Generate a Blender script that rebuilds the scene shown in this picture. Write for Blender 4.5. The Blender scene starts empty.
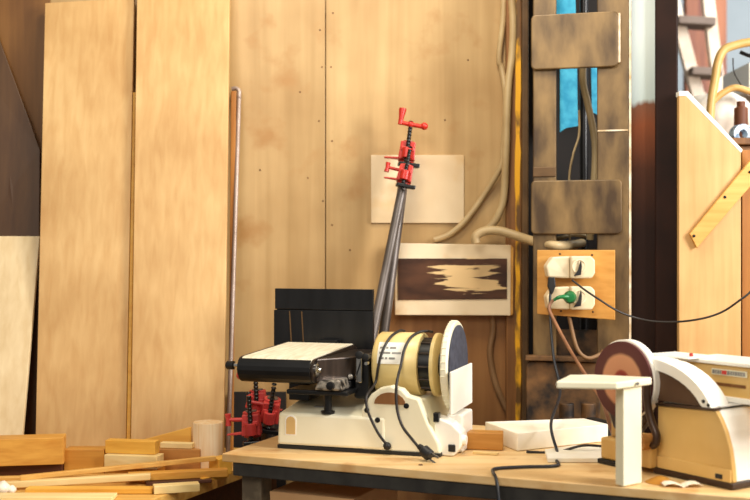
import bpy, bmesh, math, random
from mathutils import Vector, Matrix
random.seed(7)
C = bpy.context.scene.collection
F = 1100.0; CAMZ = 1.3
PI = math.pi

def P(px, py, Y):            # a point of the photo at depth Y
    return Vector(((px-375)/F*Y, Y, CAMZ-(py-250)/F*Y))
def XY(px, Y): return ((px-375)/F*Y, Y)
def Zat(py, Y): return CAMZ-(py-250)/F*Y

# ------------------------------------------------------------------ materials
def lin(c):
    return tuple(((v/255)/12.92 if v/255 <= .04045 else ((v/255+.055)/1.055)**2.4) for v in c)+(1,)

def base_mat(name):
    m = bpy.data.materials.new(name); m.use_nodes = True
    nt = m.node_tree; b = nt.nodes['Principled BSDF']
    return m, nt, b

def noise_chain(nt, scale, mscale, detail=5, dist=0.0, rnd=True):
    tc = nt.nodes.new('ShaderNodeTexCoord'); mp = nt.nodes.new('ShaderNodeMapping')
    nt.links.new(tc.outputs['Object'], mp.inputs['Vector'])
    mp.inputs['Scale'].default_value = mscale
    if rnd:
        oi = nt.nodes.new('ShaderNodeObjectInfo'); mul = nt.nodes.new('ShaderNodeMath'); mul.operation = 'MULTIPLY'
        mul.inputs[1].default_value = 37.0
        cb = nt.nodes.new('ShaderNodeCombineXYZ')
        nt.links.new(oi.outputs['Random'], mul.inputs[0])
        for i in range(3): nt.links.new(mul.outputs[0], cb.inputs[i])
        nt.links.new(cb.outputs[0], mp.inputs['Location'])
    n = nt.nodes.new('ShaderNodeTexNoise')
    n.inputs['Scale'].default_value = scale; n.inputs['Detail'].default_value = detail
    n.inputs['Distortion'].default_value = dist
    nt.links.new(mp.outputs[0], n.inputs['Vector'])
    return n

def ramp(nt, src, stops):
    r = nt.nodes.new('ShaderNodeValToRGB'); e = r.color_ramp.elements
    while len(e) < len(stops): e.new(.5)
    for i, (p, c) in enumerate(stops):
        e[i].position = p; e[i].color = c if len(c) == 4 else lin(c)
    nt.links.new(src, r.inputs[0]); return r

def mixc(nt, a, b, fac, mode='MIX'):
    m = nt.nodes.new('ShaderNodeMix'); m.data_type = 'RGBA'; m.blend_type = mode
    for s, v in ((6, a), (7, b), (0, fac)):
        if hasattr(v, 'is_output'): nt.links.new(v, m.inputs[s])
        else: m.inputs[s].default_value = v
    return m.outputs[2]

def wood(name, c1, c2, axis='Z', rough=.55, grain=1.0, spots=0.0, spotc=(90, 55, 20)):
    m, nt, b = base_mat(name)
    s = {'X': (1.2, 22, 22), 'Y': (22, 1.2, 22), 'Z': (22, 22, 1.2), 'N': (5, 5, 5)}[axis]
    n = noise_chain(nt, 3.0*grain, s, 6, .4)
    r = ramp(nt, n.outputs[0], [(.3, c2), (.68, c1)])
    n2 = noise_chain(nt, 3.0, (1.2, 1.2, 1.2), 3)
    r2 = ramp(nt, n2.outputs[0], [(.3, (225, 215, 200)), (.7, (255, 255, 255))])
    col = mixc(nt, r.outputs[0], r2.outputs[0], 1.0, 'MULTIPLY')
    if spots:
        n3 = noise_chain(nt, 9.0, (1, 1, 1), 5)
        r3 = ramp(nt, n3.outputs[0], [(.60-.1*spots, (0, 0, 0, 1)), (.75, (1, 1, 1, 1))])
        col = mixc(nt, col, lin(spotc), r3.outputs[0])
    nt.links.new(col, b.inputs['Base Color'])
    b.inputs['Roughness'].default_value = rough
    bp = nt.nodes.new('ShaderNodeBump'); bp.inputs['Strength'].default_value = .12; bp.inputs['Distance'].default_value = .002
    nt.links.new(n.outputs[0], bp.inputs['Height']); nt.links.new(bp.outputs[0], b.inputs['Normal'])
    return m

def paint(name, c1, c2=None, rough=.4, metal=0.0, scale=8, lo=.35, hi=.65, spec=.5, bump=.05, ms=(1, 1, 1)):
    m, nt, b = base_mat(name)
    c2 = c2 or tuple(int(v*.86) for v in c1)
    n = noise_chain(nt, scale, ms, 6)
    r = ramp(nt, n.outputs[0], [(lo, c2), (hi, c1)])
    nt.links.new(r.outputs[0], b.inputs['Base Color'])
    b.inputs['Roughness'].default_value = rough; b.inputs['Metallic'].default_value = metal
    b.inputs['Specular IOR Level'].default_value = spec
    if bump:
        bp = nt.nodes.new('ShaderNodeBump'); bp.inputs['Strength'].default_value = bump; bp.inputs['Distance'].default_value = .003
        nt.links.new(n.outputs[0], bp.inputs['Height']); nt.links.new(bp.outputs[0], b.inputs['Normal'])
    return m

M = {}
M['wallply'] = wood('wall_plywood', (200, 168, 118), (178, 146, 96), 'Z', .45, .35, .1, (168, 126, 74))
M['boardply'] = wood('maple_plywood', (222, 184, 126), (208, 165, 106), 'Z', .5, .8)
M['paleply'] = wood('pale_plywood', (236, 214, 172), (222, 196, 150), 'Z', .5, .8)
M['shadebrown'] = wood('shade_brown', (90, 60, 30), (72, 44, 20), 'Z', .5, .6)
M['amberboard'] = wood('amber_board', (190, 128, 52), (168, 106, 38), 'Z', .5, .8)
M['pineX'] = wood('pine', (240, 196, 112), (222, 164, 78), 'X', .5)
M['orangeX'] = wood('orange_wood', (222, 166, 72), (196, 132, 44), 'X', .5)
M['yellowX'] = wood('yellow_pine', (246, 194, 84), (232, 170, 62), 'X', .5)
M['creamX'] = wood('cream_wood', (250, 228, 168), (236, 206, 140), 'X', .5)
M['darkX'] = wood('shadow_wood', (98, 52, 22), (70, 34, 12), 'X', .6)
M['blockX'] = wood('rough_block', (206, 150, 78), (166, 108, 48), 'X', .6, 1, .5)
M['turned'] = wood('turned_wood', (248, 230, 200), (226, 184, 124), 'Z', .5)
M['tabletop'] = wood('table_ply', (242, 212, 160), (228, 188, 126), 'X', .45, .6, .35, (188, 132, 70))
M['apron'] = paint('dark_apron', (52, 50, 46), (30, 28, 26), .6, scale=20)
M['tleg'] = paint('worn_leg', (150, 134, 108), (84, 72, 56), .7, scale=14)
M['carton'] = paint('carton', (206, 164, 118), (180, 136, 92), .85, scale=6)
M['pipe'] = paint('grey_pipe', (178, 160, 150), (150, 130, 116), .4, .3, 12)
M['steelbar'] = paint('clamp_pipe', (126, 118, 114), (76, 68, 62), .42, .6, 14, ms=(1, 1, .2))
M['red'] = paint('red_casting', (206, 44, 26), (166, 26, 16), .4, 0, 14)
M['darkred'] = paint('dark_red_casting', (214, 70, 66), (160, 36, 34), .5, 0, 14)
M['blackmetal'] = paint('black_metal', (22, 22, 24), (12, 12, 13), .35, .2, 20)
M['blackrub'] = paint('black_rubber', (20, 20, 22), (14, 14, 15), .5, 0, 20)
M['fence'] = paint('black_fence', (26, 26, 28), (16, 16, 18), .32, .2, 5, ms=(8, 1, 1))
M['chrome'] = paint('chrome', (210, 208, 205), (150, 148, 145), .18, 1, 15)
M['castsilver'] = paint('cast_silver', (190, 180, 165), (50, 46, 42), .35, .7, 60, .42, .58, bump=.4)
M['brownsteel'] = paint('brown_steel', (66, 54, 46), (40, 32, 27), .3, .5, 6, ms=(10, 10, 1))
M['machcream'] = paint('machine_cream', (246, 240, 214), (232, 224, 192), .35, 0, 4)
M['machtan'] = paint('machine_tan', (240, 216, 152), (224, 194, 122), .35, 0, 4)
M['tantwo'] = paint('shaded_tan', (222, 184, 114), (204, 162, 90), .35, 0, 5)  # darker copy of the machine tan, deepened for the shaded front
M['machwhite'] = paint('machine_white', (250, 248, 240), (240, 234, 220), .3, 0, 5)
M['beltgrit'] = paint('sanding_belt', (232, 222, 198), (206, 194, 166), .9, 0, 10, ms=(14, 1.5, 1))
M['discgrit'] = paint('dark_abrasive', (62, 64, 76), (44, 46, 58), .85, 0, 60)
M['slotwood'] = paint('slot_tan', (214, 178, 116), (196, 156, 96), .6)
M['cord'] = paint('black_cord', (34, 26, 22), (24, 18, 16), .5, 0, 20)
M['bluecord'] = paint('blue_black_cord', (20, 26, 36), (12, 14, 20), .45, 0, 20)
M['browncord'] = paint('brown_cord', (150, 104, 72), (120, 80, 54), .5, 0, 20)
M['greycond'] = paint('grey_conduit', (192, 168, 124), (168, 142, 100), .5, 0, 10)
M['dullcond'] = paint('dull_conduit', (142, 108, 72), (120, 88, 56), .6, 0, 10)
M['socket'] = paint('socket_white', (240, 226, 196), (226, 206, 168), .4, 0, 10)
M['green'] = paint('green_plastic', (24, 120, 62), (16, 96, 48), .35)
M['sockboard'] = wood('socket_board', (214, 160, 80), (196, 138, 58), 'X', .5)
M['coltan'] = paint('old_tan_paint', (140, 112, 70), (66, 47, 26), .42, .15, 7, .32, .68, bump=.3, ms=(2.4, 2.4, .9))
M['coledge'] = paint('pale_edge', (240, 228, 204), (190, 160, 116), .45, 0, 30)  # pale tone of the corner highlight, weld bead and seam
M['colgrime'] = paint('grimy_rust', (128, 90, 50), (22, 14, 9), .6, .1, 16, .40, .72, bump=.5)
M['coldark'] = paint('dark_brown_enamel', (42, 22, 15), (28, 14, 10), .5, 0, 6, spec=.15)
M['near_black'] = paint('near_black', (26, 18, 13), (14, 10, 8), .8, 0, 6)
M['cyan'] = paint('cyan_film', (84, 196, 226), (50, 160, 200), .35, 0, 40)
M['yelstripe'] = paint('yellow_paint', (240, 176, 30), (104, 72, 34), .5, 0, 26, .42, .56, bump=.3, ms=(1, 1, .4))
M['postbrown'] = wood('post_brown', (150, 102, 52), (116, 74, 34), 'Z', .6, .8, .4)
M['angle'] = paint('grey_angle', (112, 84, 52), (78, 56, 34), .5, .3, 9)
M['notepaper'] = wood('pale_panel', (240, 222, 190), (228, 206, 170), 'N', .6, .5, .3, (212, 176, 124))
M['concrete'] = paint('concrete', (120, 108, 92), (92, 82, 70), .85, 0, 3)
M['farwall'] = paint('pale_blue_wall', (176, 184, 188), (160, 170, 174), .8, 0, 2)
M['laddergrey'] = paint('ladder_wood', (232, 212, 190), (204, 180, 154), .6, 0, 8)
M['tread'] = paint('tread', (120, 100, 86), (92, 74, 62), .7, 0, 8)
M['rust'] = paint('rust_panel', (168, 104, 70), (108, 62, 50), .7, 0, 1.6, .35, .6, ms=(6, 1, 1))
M['yellowframe'] = paint('yellow_frame', (236, 194, 120), (216, 168, 92), .4, 0, 10)
M['bag'] = paint('white_bag', (246, 240, 228), (226, 212, 190), .4, 0, 6, bump=.8)
M['bluetape'] = paint('blue_white_tape', (196, 220, 236), (40, 90, 130), .4, 0, 60, .42, .5)
M['rubred'] = paint('rust_red', (120, 68, 38), (92, 50, 28), .6)
M['discguard'] = paint('guard_brown', (104, 76, 54), (74, 50, 34), .45, .2, 4)
M['strapbrown'] = paint('strap_brown', (66, 44, 30), (40, 26, 18), .35, .2, 10)
M['kraft'] = paint('paper', (250, 240, 222), (240, 228, 206), .7)
M['leadgrey'] = paint('print_grey', (150, 146, 140), (120, 116, 110), .6)
M['printred'] = paint('print_red', (206, 60, 50), None, .6)
M['bodytop'] = paint('grey_top', (226, 226, 222), (200, 202, 202), .35, 0, 4)
M['umber'] = wood('wall_shade_sheet', (138, 94, 42), (116, 76, 30), 'Z', .5, .6)
M['lowbrown'] = wood('low_shade_sheet', (158, 112, 64), (132, 88, 46), 'Z', .5, .4)
M['nail'] = paint('nail', (120, 84, 46), (90, 60, 30), .5, .3)
M['dustwhite'] = paint('dusty_white', (246, 242, 230), (230, 220, 196), .7)

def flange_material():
    m, nt, b = base_mat('reflecting_steel_web')
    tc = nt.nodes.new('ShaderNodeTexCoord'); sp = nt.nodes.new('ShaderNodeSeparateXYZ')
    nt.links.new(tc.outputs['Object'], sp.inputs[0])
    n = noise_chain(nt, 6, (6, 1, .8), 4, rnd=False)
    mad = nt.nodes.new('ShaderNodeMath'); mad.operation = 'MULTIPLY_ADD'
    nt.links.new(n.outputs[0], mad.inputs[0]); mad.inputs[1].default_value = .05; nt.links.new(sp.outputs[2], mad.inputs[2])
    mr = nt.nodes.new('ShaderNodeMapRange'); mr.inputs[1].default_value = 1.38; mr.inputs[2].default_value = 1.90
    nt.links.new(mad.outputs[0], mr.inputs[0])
    r = ramp(nt, mr.outputs[0], [(0, (34, 18, 13)), (.30, (66, 36, 22)), (.52, (122, 66, 38)), (.625, (112, 72, 52)), (.655, (176, 190, 190)), (1, (206, 218, 218))])  # pale upper band is a window reflection put into the colour
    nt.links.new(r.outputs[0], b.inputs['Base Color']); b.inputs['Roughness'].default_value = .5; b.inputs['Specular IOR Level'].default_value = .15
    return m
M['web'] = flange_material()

def stain_material():   # dark varnish dragged across pale wood, torn into streaks
    m, nt, b = base_mat('streaked_varnish')
    n = noise_chain(nt, 2.2, (2.4, 1, 34), 5, .6, rnd=False)
    n2 = noise_chain(nt, 1.0, (9, 1, 24), 3, .2, rnd=False)
    tc = nt.nodes.new('ShaderNodeTexCoord'); sp = nt.nodes.new('ShaderNodeSeparateXYZ')
    nt.links.new(tc.outputs['Object'], sp.inputs[0])
    # pale centre-right, dark left, right end and lower middle
    mr = nt.nodes.new('ShaderNodeMapRange'); mr.inputs[1].default_value = -.16; mr.inputs[2].default_value = .16
    nt.links.new(sp.outputs[0], mr.inputs[0])
    r1 = ramp(nt, mr.outputs[0], [(.05, (0, 0, 0, 1)), (.32, (.35, .35, .35, 1)), (.52, (1, 1, 1, 1)), (.80, (.95, .95, .95, 1)), (.97, (.35, .35, .35, 1))])
    mz = nt.nodes.new('ShaderNodeMapRange'); mz.inputs[1].default_value = -.0; mz.inputs[2].default_value = .115
    nt.links.new(sp.outputs[2], mz.inputs[0])
    rz = ramp(nt, mz.outputs[0], [(.0, (.0, .0, .0, 1)), (.18, (.45, .45, .45, 1)), (.42, (.95, .95, .95, 1)), (.8, (1, 1, 1, 1)), (.97, (.1, .1, .1, 1))])
    mu = nt.nodes.new('ShaderNodeMath'); mu.operation = 'MULTIPLY'
    nt.links.new(r1.outputs[0], mu.inputs[0]); nt.links.new(rz.outputs[0], mu.inputs[1])
    ad = nt.nodes.new('ShaderNodeMath'); ad.operation = 'MULTIPLY_ADD'
    nt.links.new(n.outputs[0], ad.inputs[0]); ad.inputs[1].default_value = 2.6; nt.links.new(mu.outputs[0], ad.inputs[2])
    dv = nt.nodes.new('ShaderNodeMath'); dv.operation = 'MULTIPLY'; dv.inputs[1].default_value = .4; nt.links.new(ad.outputs[0], dv.inputs[0]); ad = dv
    r = ramp(nt, ad.outputs[0], [(.735, (0, 0, 0, 1)), (.765, (1, 1, 1, 1))])
    dk = ramp(nt, n2.outputs[0], [(.3, (48, 26, 16)), (.7, (92, 58, 38))])
    col = mixc(nt, dk.outputs[0], lin((222, 190, 138)), r.outputs[0])
    nt.links.new(col, b.inputs['Base Color']); b.inputs['Roughness'].default_value = .35
    return m
M['stain'] = stain_material()

def disc_rings():
    m, nt, b = base_mat('ringed_abrasive')
    tc = nt.nodes.new('ShaderNodeTexCoord'); ln = nt.nodes.new('ShaderNodeVectorMath'); ln.operation = 'LENGTH'
    nt.links.new(tc.outputs['Object'], ln.inputs[0])
    mr = nt.nodes.new('ShaderNodeMapRange'); mr.inputs[2].default_value = .083
    nt.links.new(ln.outputs['Value'], mr.inputs[0])
    n = noise_chain(nt, 40, (1, 1, 1), 4)
    ad = nt.nodes.new('ShaderNodeMath'); ad.operation = 'MULTIPLY_ADD'; ad.inputs[1].default_value = .06
    nt.links.new(n.outputs[0], ad.inputs[0]); nt.links.new(mr.outputs[0], ad.inputs[2])
    r = ramp(nt, ad.outputs[0], [(.20, (134, 48, 36)), (.27, (150, 62, 44)), (.32, (196, 136, 98)), (.64, (200, 142, 102)), (.72, (92, 48, 40)), (1, (84, 38, 34))])
    nt.links.new(r.outputs[0], b.inputs['Base Color']); b.inputs['Roughness'].default_value = .8
    return m
M['rings'] = disc_rings()

# ------------------------------------------------------------------ geometry
class MB:
    def __init__(s): s.bm = bmesh.new()
    def hexa(s, pts):      # 4 bottom + 4 top, same winding
        v = [s.bm.verts.new(p) for p in pts]
        for f in ((3, 2, 1, 0), (4, 5, 6, 7), (0, 1, 5, 4), (1, 2, 6, 5), (2, 3, 7, 6), (3, 0, 4, 7)):
            s.bm.faces.new([v[i] for i in f])
        return s
    def box(s, lo, hi):
        x0, y0, z0 = lo; x1, y1, z1 = hi
        return s.hexa([(x0, y0, z0), (x1, y0, z0), (x1, y1, z0), (x0, y1, z0), (x0, y0, z1), (x1, y0, z1), (x1, y1, z1), (x0, y1, z1)])
    def prism(s, pts, ext):
        ext = Vector(ext); a = [s.bm.verts.new(Vector(p)) for p in pts]; b = [s.bm.verts.new(Vector(p)+ext) for p in pts]
        n = len(pts)
        s.bm.faces.new(a[::-1]); s.bm.faces.new(b)
        for i in range(n): s.bm.faces.new((a[i], a[(i+1) % n], b[(i+1) % n], b[i]))
        return s
    def poly(s, xy, z0, z1): return s.prism([(x, y, z0) for x, y in xy], (0, 0, z1-z0))
    def lathe(s, p0, axis, prof, seg=32, a0=0, a1=2*PI):      # prof: (distance along axis, radius)
        axis = Vector(axis).normalized(); p0 = Vector(p0)
        t = Vector((0, 0, 1)) if abs(axis.z) < .9 else Vector((1, 0, 0))
        u = axis.cross(t).normalized(); w = axis.cross(u)
        full = abs(a1-a0) > 6.28
        k = seg if full else seg+1
        rings = []
        for d, r in prof:
            if r < 1e-6: rings.append([s.bm.verts.new(p0+axis*d)])
            else: rings.append([s.bm.verts.new(p0+axis*d+(u*math.cos(a0+(a1-a0)*i/seg)+w*math.sin(a0+(a1-a0)*i/seg))*r) for i in range(k)])
        for A, B in zip(rings, rings[1:]):
            m = seg
            for i in range(m):
                j = (i+1) % k if full else i+1
                if len(A) == 1 and len(B) == 1: continue
                if len(A) == 1: s.bm.faces.new((A[0], B[i], B[j]))
                elif len(B) == 1: s.bm.faces.new((A[i], A[j], B[0]))
                else: s.bm.faces.new((A[i], A[j], B[j], B[i]))
        return s
    def cyl(s, p0, p1, r, r1=None, seg=24):
        p0, p1 = Vector(p0), Vector(p1); L = (p1-p0).length; r1 = r if r1 is None else r1
        return s.lathe(p0, p1-p0, [(0, 0), (0, r), (L, r1), (L, 0)], seg)
    def ball(s, c, r, seg=16, sz=1.0):
        return s.lathe(Vector(c)-Vector((0, 0, r*sz)), (0, 0, 1), [(r*sz*(1-math.cos(PI*i/8)), r*math.sin(PI*i/8) if 0 < i < 8 else 0) for i in range(9)], seg)
    def tube(s, pts, r, seg=10, smooth=8):
        pts = [Vector(p) for p in pts]
        if smooth and len(pts) > 2:
            q = []; n = len(pts)
            for i in range(n-1):
                a = pts[max(i-1, 0)]; b = pts[i]; c = pts[i+1]; d = pts[min(i+2, n-1)]
                for k in range(smooth):
                    t = k/smooth
                    q.append(.5*((2*b)+(c-a)*t+(2*a-5*b+4*c-d)*t*t+(3*b-a-3*c+d)*t**3))
            q.append(pts[-1]); pts = q
        rings = []; up = None
        for i, p in enumerate(pts):
            t = (pts[min(i+1, len(pts)-1)]-pts[max(i-1, 0)]).normalized()
            if up is None:
                up = t.cross(Vector((0, 1, .13))).normalized()
            up = (up-t*up.dot(t)).normalized(); w = t.cross(up)
            rr = r[min(int(i/len(pts)*len(r)), len(r)-1)] if isinstance(r, (list, tuple)) else r
            rings.append([s.bm.verts.new(p+(up*math.cos(2*PI*k/seg)+w*math.sin(2*PI*k/seg))*rr) for k in range(seg)])
        for A, B in zip(rings, rings[1:]):
            for k in range(seg): s.bm.faces.new((A[k], A[(k+1) % seg], B[(k+1) % seg], B[k]))
        s.bm.faces.new(rings[0][::-1]); s.bm.faces.new(rings[-1]); return s
    def build(s, name, mat, parent=None, local=True, bevel=0, smooth=False, sub=0, origin=None):
        bm = s.bm; bmesh.ops.recalc_face_normals(bm, faces=bm.faces)
        vs = [v.co for v in bm.verts]
        off = Vector((0, 0, 0))
        if parent is None or not local:
            if parent is None:
                off = Vector(((min(v.x for v in vs)+max(v.x for v in vs))/2, (min(v.y for v in vs)+max(v.y for v in vs))/2, min(v.z for v in vs)))
            if origin: off = Vector(origin)
        elif origin: off = Vector(origin)
        for v in bm.verts: v.co -= off
        me = bpy.data.meshes.new(name); bm.to_mesh(me); bm.free()
        me.materials.append(M[mat] if isinstance(mat, str) else mat)
        o = bpy.data.objects.new(name, me); C.objects.link(o); o.location = off
        if smooth:
            for p in me.polygons: p.use_smooth = True
            if hasattr(me, 'set_sharp_from_angle'): me.set_sharp_from_angle(angle=math.radians(40))
        if bevel:
            b = o.modifiers.new('bevel', 'BEVEL'); b.width = bevel; b.segments = 2; b.limit_method = 'ANGLE'; b.angle_limit = math.radians(35)
        if parent is not None:
            o.parent = parent
            if not local:
                mw = Matrix.Translation(off)
                o.matrix_parent_inverse = Matrix.Identity(4)
                inv = PM(parent).inverted()
                o.matrix_basis = inv @ mw
        return o

def PM(o):
    m = Matrix.Translation(o.location) @ o.rotation_euler.to_matrix().to_4x4()
    return PM(o.parent) @ m if o.parent else m

def tag(o, label, cat, group=None, kind=None):
    o['label'] = label; o['category'] = cat
    if group: o['group'] = group
    if kind: o['kind'] = kind
    return o
def struct(o): o['kind'] = 'structure'; return o
def thing(name, loc, label, cat, rz=0, group=None):
    o = bpy.data.objects.new(name, None); C.objects.link(o); o.empty_display_size = .05
    o.location = loc; o.rotation_euler = (0, 0, rz)
    return tag(o, label, cat, group)

def slab_pts(pts, thick):     # pts: front outline in world space; extruded away from the camera
    pts = [Vector(p) for p in pts]
    n = (pts[1]-pts[0]).cross(pts[2]-pts[1]).normalized()
    if n.y < 0: n = -n
    return pts, n*thick
def slab(pts, thick, name, mat, parent=None, bevel=.0015):
    p, e = slab_pts(pts, thick)
    return MB().prism(p, e).build(name, mat, parent, local=False, bevel=bevel)
def fbox(pl, Yl, pr, Yr, z0, z1, depth):    # box whose front edge runs between two photo columns at two depths
    a = Vector((*XY(pl, Yl), 0)); b = Vector((*XY(pr, Yr), 0)); d = (b-a).normalized(); n = Vector((-d.y, d.x, 0))*depth
    m = MB(); m.poly([a.xy, b.xy, (b+n).xy, (a+n).xy], z0, z1); return m

# ------------------------------------------------------------------ the setting
struct(MB().box((-4, -1.5, -.1), (6, 9, 0)).build('floor', 'concrete'))
WY = 3.15
sx = (325.5-375)/F*WY
w = MB(); w.box((-3, WY, 0), (sx-.0015, WY+.018, 3.4)); w.box((sx+.0015, WY, 0), (.44, WY+.018, 3.4)); w.box((sx-.05, WY+.018, 0), (sx+.05, WY+.03, 3.4))
wall = struct(w.build('wall_back', 'wallply', origin=(0, WY, 0), bevel=.001))
for px, py in ((322, 67), (331, 67), (319, 121), (332, 141), (308, 178), (323, 201), (332, 225), (333, 13), (320, 30), (445, 120), (300, 92), (260, 170), (468, 60), (350, 250)):
    q = P(px, py, WY)
    MB().lathe(q+Vector((0, .001, 0)), (0, -1, 0), [(0, .003), (.0014, .0027), (.0018, 0)], 12).build('nail_head', 'nail', wall, local=False)
struct(MB().box((.445, 3.32, 0), (.86, 3.34, 3.4)).build('wall_back', 'near_black'))  # near-black panel fills the dark space behind the column slot
struct(MB().box((-1, 7, 0), (6, 7.1, 5)).build('wall_far', 'farwall'))

# post with yellow stripe between plywood and column
t = struct(MB().prism([P(506.5, -60, 3.115), P(521.5, -60, 3.115), P(521.5, 800, 3.115).xz.to_3d() if False else Vector((P(521.5, 0, 3.115).x, 3.115, 0)), Vector((P(506.5, 0, 3.115).x, 3.115, 0))], (0, .03, 0)).build('trim_1', 'postbrown', bevel=.002))
st = MB(); pts = []
zs = [0.0+i*.045 for i in range(52)]
xl = P(515.5, 0, 3.11).x; xr = P(520.5, 0, 3.11).x
L = [(xl+random.uniform(-.002, .003), z) for z in zs]; R = [(xr+random.uniform(-.003, .002), z) for z in zs]
st.prism([(x, 3.112, z) for x, z in L]+[(x, 3.112, z) for x, z in reversed(R)], (0, .003, 0))
st.build('paint_stripe', 'yelstripe', t, local=False)
struct(MB().box((P(521.8, 0, 3.10).x, 3.09, 0), (P(528.5, 0, 3.09).x, 3.13, 2.3)).build('trim_2', 'angle', bevel=.003))

# ------------------------------------------------------------------ steel column
col = thing('steel_column', (.55, 2.95, 0), 'built-up steel column of tan painted channels with riveted cover plates and dark side flange', 'column')
ca = math.radians(14); cu = Vector((math.cos(ca), -math.sin(ca), 0)); cn = Vector((math.sin(ca), math.cos(ca), 0))
CO = Vector((*XY(531, 2.93), 0))
def cpx(px, off=0.0):           # distance along the column face for a photo column
    k = (px-375)/F; o = CO+cn*off
    return (k*o.y-o.x)/(cu.x-k*cu.y)
def cpt(a, off, z): q = CO+cu*a+cn*off; return Vector((q.x, q.y, z))
def cY(a, off=0): return (CO+cu*a+cn*off).y
def cbox(a0, a1, o0, o1, z0, z1, m=None):
    m = m or MB(); m.poly([cpt(a0, o0, 0).xy, cpt(a1, o0, 0).xy, cpt(a1, o1, 0).xy, cpt(a0, o1, 0).xy], z0, z1); return m
a533, a556, a597, a629 = cpx(533, .012), cpx(556, .012), cpx(597, .012), cpx(629, .012)
cbox(a533, a556, .012, .03, 0, 2.4, cbox(a533, a533+.012, .03, .16, 0, 2.4)).build('channel', 'coltan', col, False, bevel=.003)
cbox(a597, a629, .012, .03, 0, 2.4, cbox(a629-.012, a629, .03, .16, 0, 2.4)).build('channel', 'coltan', col, False, bevel=.003)
# corner highlight put in as a pale strip on the right
cbox(a629, a629+.0055, .011, .032, .9, 2.4).build('corner_highlight', 'coledge', col, False)
def plate(px0, px1, yt, yb, off, mat, thick=.014, name='cover_plate'):
    a0, a1 = cpx(px0, off), cpx(px1, off); am = (a0+a1)/2; Y = cY(am, off)
    z1, z0 = Zat(yt, Y), Zat(yb, Y); r = .012
    pts = []
    for cx, cz, s0 in ((a1-r, z1-r, 0), (a0+r, z1-r, 1), (a0+r, z0+r, 2), (a1-r, z0+r, 3)):
        for k in range(5):
            t_ = (s0+k/4)*PI/2; pts.append(cpt(cx+r*math.cos(t_), off, cz+r*math.sin(t_)))
    o = MB().prism(pts, cn*thick).build(name, mat, col, False, bevel=.003)
    return o, a0, a1, z0, z1
pl, a0, a1, z0, z1 = plate(531, 618, 13, 68, -.004, 'coltan')
cbox(a1, a1+.006, -.002, .011, z0+.01, z1-.005).build('weld_bead', 'coledge', pl.parent, False, bevel=.002)
plate(531, 622, 180, 234, -.002, 'coltan')
plate(526, 600, 362, 432, -.002, 'colgrime')
plate(530, 600, 500, 560, -.002, 'colgrime')
# horizontal seam on the right channel and an angle bracket on the left one
cbox(a597+.002, a629-.002, .0095, .0125, 1.612, 1.616).build('seam', 'coledge', col, False)
cbox(a533, a556, .008, .013, Zat(176, 2.9), Zat(166, 2.9)).build('bracket', 'angle', col, False, bevel=.002)
cbox(cpx(526, 0), cpx(600, 0), -.022, .01, Zat(361, 2.9), Zat(356, 2.9)).build('ledge', 'colgrime', col, False, bevel=.002)
# grime panel below the socket board between the channels
cbox(a556-.004, a597+.004, .06, .07, 0, Zat(330, 2.95)).build('back_plate', 'colgrime', col, False)
# side web and flange to the right
b632, b655, b678 = cpx(632.5, .05), cpx(656, .05), cpx(678, .03)
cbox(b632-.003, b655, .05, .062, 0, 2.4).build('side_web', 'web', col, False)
cbox(cpx(655, .03), b678, .03, .06, 0, 2.4).build('side_flange', 'coldark', col, False, bevel=.004)

# cyan film and dark rods behind the column
f = MB()
pts = []
Yc = 3.24
out = [(557, -20), (575, -20), (577, 60), (578, 126), (566, 128), (560, 132), (560, 60), (556, 20)]
f.prism([P(x, y, Yc) for x, y in out], (0, .004, 0)); f.prism([P(x, y, Yc) for x, y in ((591, 60), (598, 60), (598, 115), (592, 112))], (0, .004, 0))
f.prism([P(x, y, Yc) for x, y in ((575, 40), (593, 40), (593, 62), (577, 62))], (0, .004, 0))
tag(f.build('plastic_film', 'cyan'), 'cyan plastic film hanging behind the slot of the steel column', 'plastic sheet')
tag(MB().cyl(P(584, -30, 3.16), Vector((P(584, 0, 3.16).x, 3.16, 0)), .012).build('steel_rod', 'blackmetal', smooth=True), 'black upright rod visible inside the column slot beside the cyan film', 'rod')

# cables in the column slot
tag(MB().tube([P(583, 60, 3.08), P(583, 82, 3.08), P(588, 105, 3.08), P(594, 135, 3.08), P(595, 165, 3.08), P(590, 240, 3.08)], .010).build('cable', 'greycond', smooth=True), 'thick beige cable running down inside the column slot', 'cable')
tag(MB().tube([P(579, 110, 3.0), P(579, 135, 3.0), P(573, 155, 3.0), P(569, 182, 3.0), P(570, 240, 3.0)], .003, 8).build('cable', 'greycond', smooth=True), 'thin beige wire beside the thick cable in the column slot', 'cable')

# conduits left of the column
WF = WY-.012
tag(MB().tube([P(504, -20, WF), P(503, 20, WF), P(499, 58, WF), P(502, 70, WF), P(506, 100, WF-.018), P(503, 150, WF-.018), P(501, 166, WF-.02), P(484, 195, WF), P(464, 222, WF), P(448, 235, WF), P(434, 240, WF)], .0085, 12).build('conduit', 'greycond', smooth=True), 'beige conduit curving down left behind the top of the streaked wooden panel', 'conduit')
tag(MB().tube([P(510, -20, WF-.025), P(513, 20, WF-.025), P(512, 55, WF-.025), P(508, 90, WF-.04), P(506, 150, WF-.044), P(504, 195, WF-.035), P(499, 214, WF-.03), P(491, 226, WF-.025), P(483, 231, WF-.025)], .0105, 12).build('conduit', 'greycond', smooth=True), 'beige conduit dropping beside the yellow striped post from the top edge', 'conduit')
tag(MB().tube([P(476, 243, 3.04), P(476, 236, 3.04), P(485, 231, 3.04), P(500, 231, 3.03), P(520, 237, 3.01), P(540, 243, 2.96), P(556, 245.5, 2.93), P(572, 245, 2.98), P(582, 243, 3.04)], .0125, 12).build('conduit', 'greycond', smooth=True), 'thick beige hose arching right from the streaked panel into the column', 'conduit')
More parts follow.
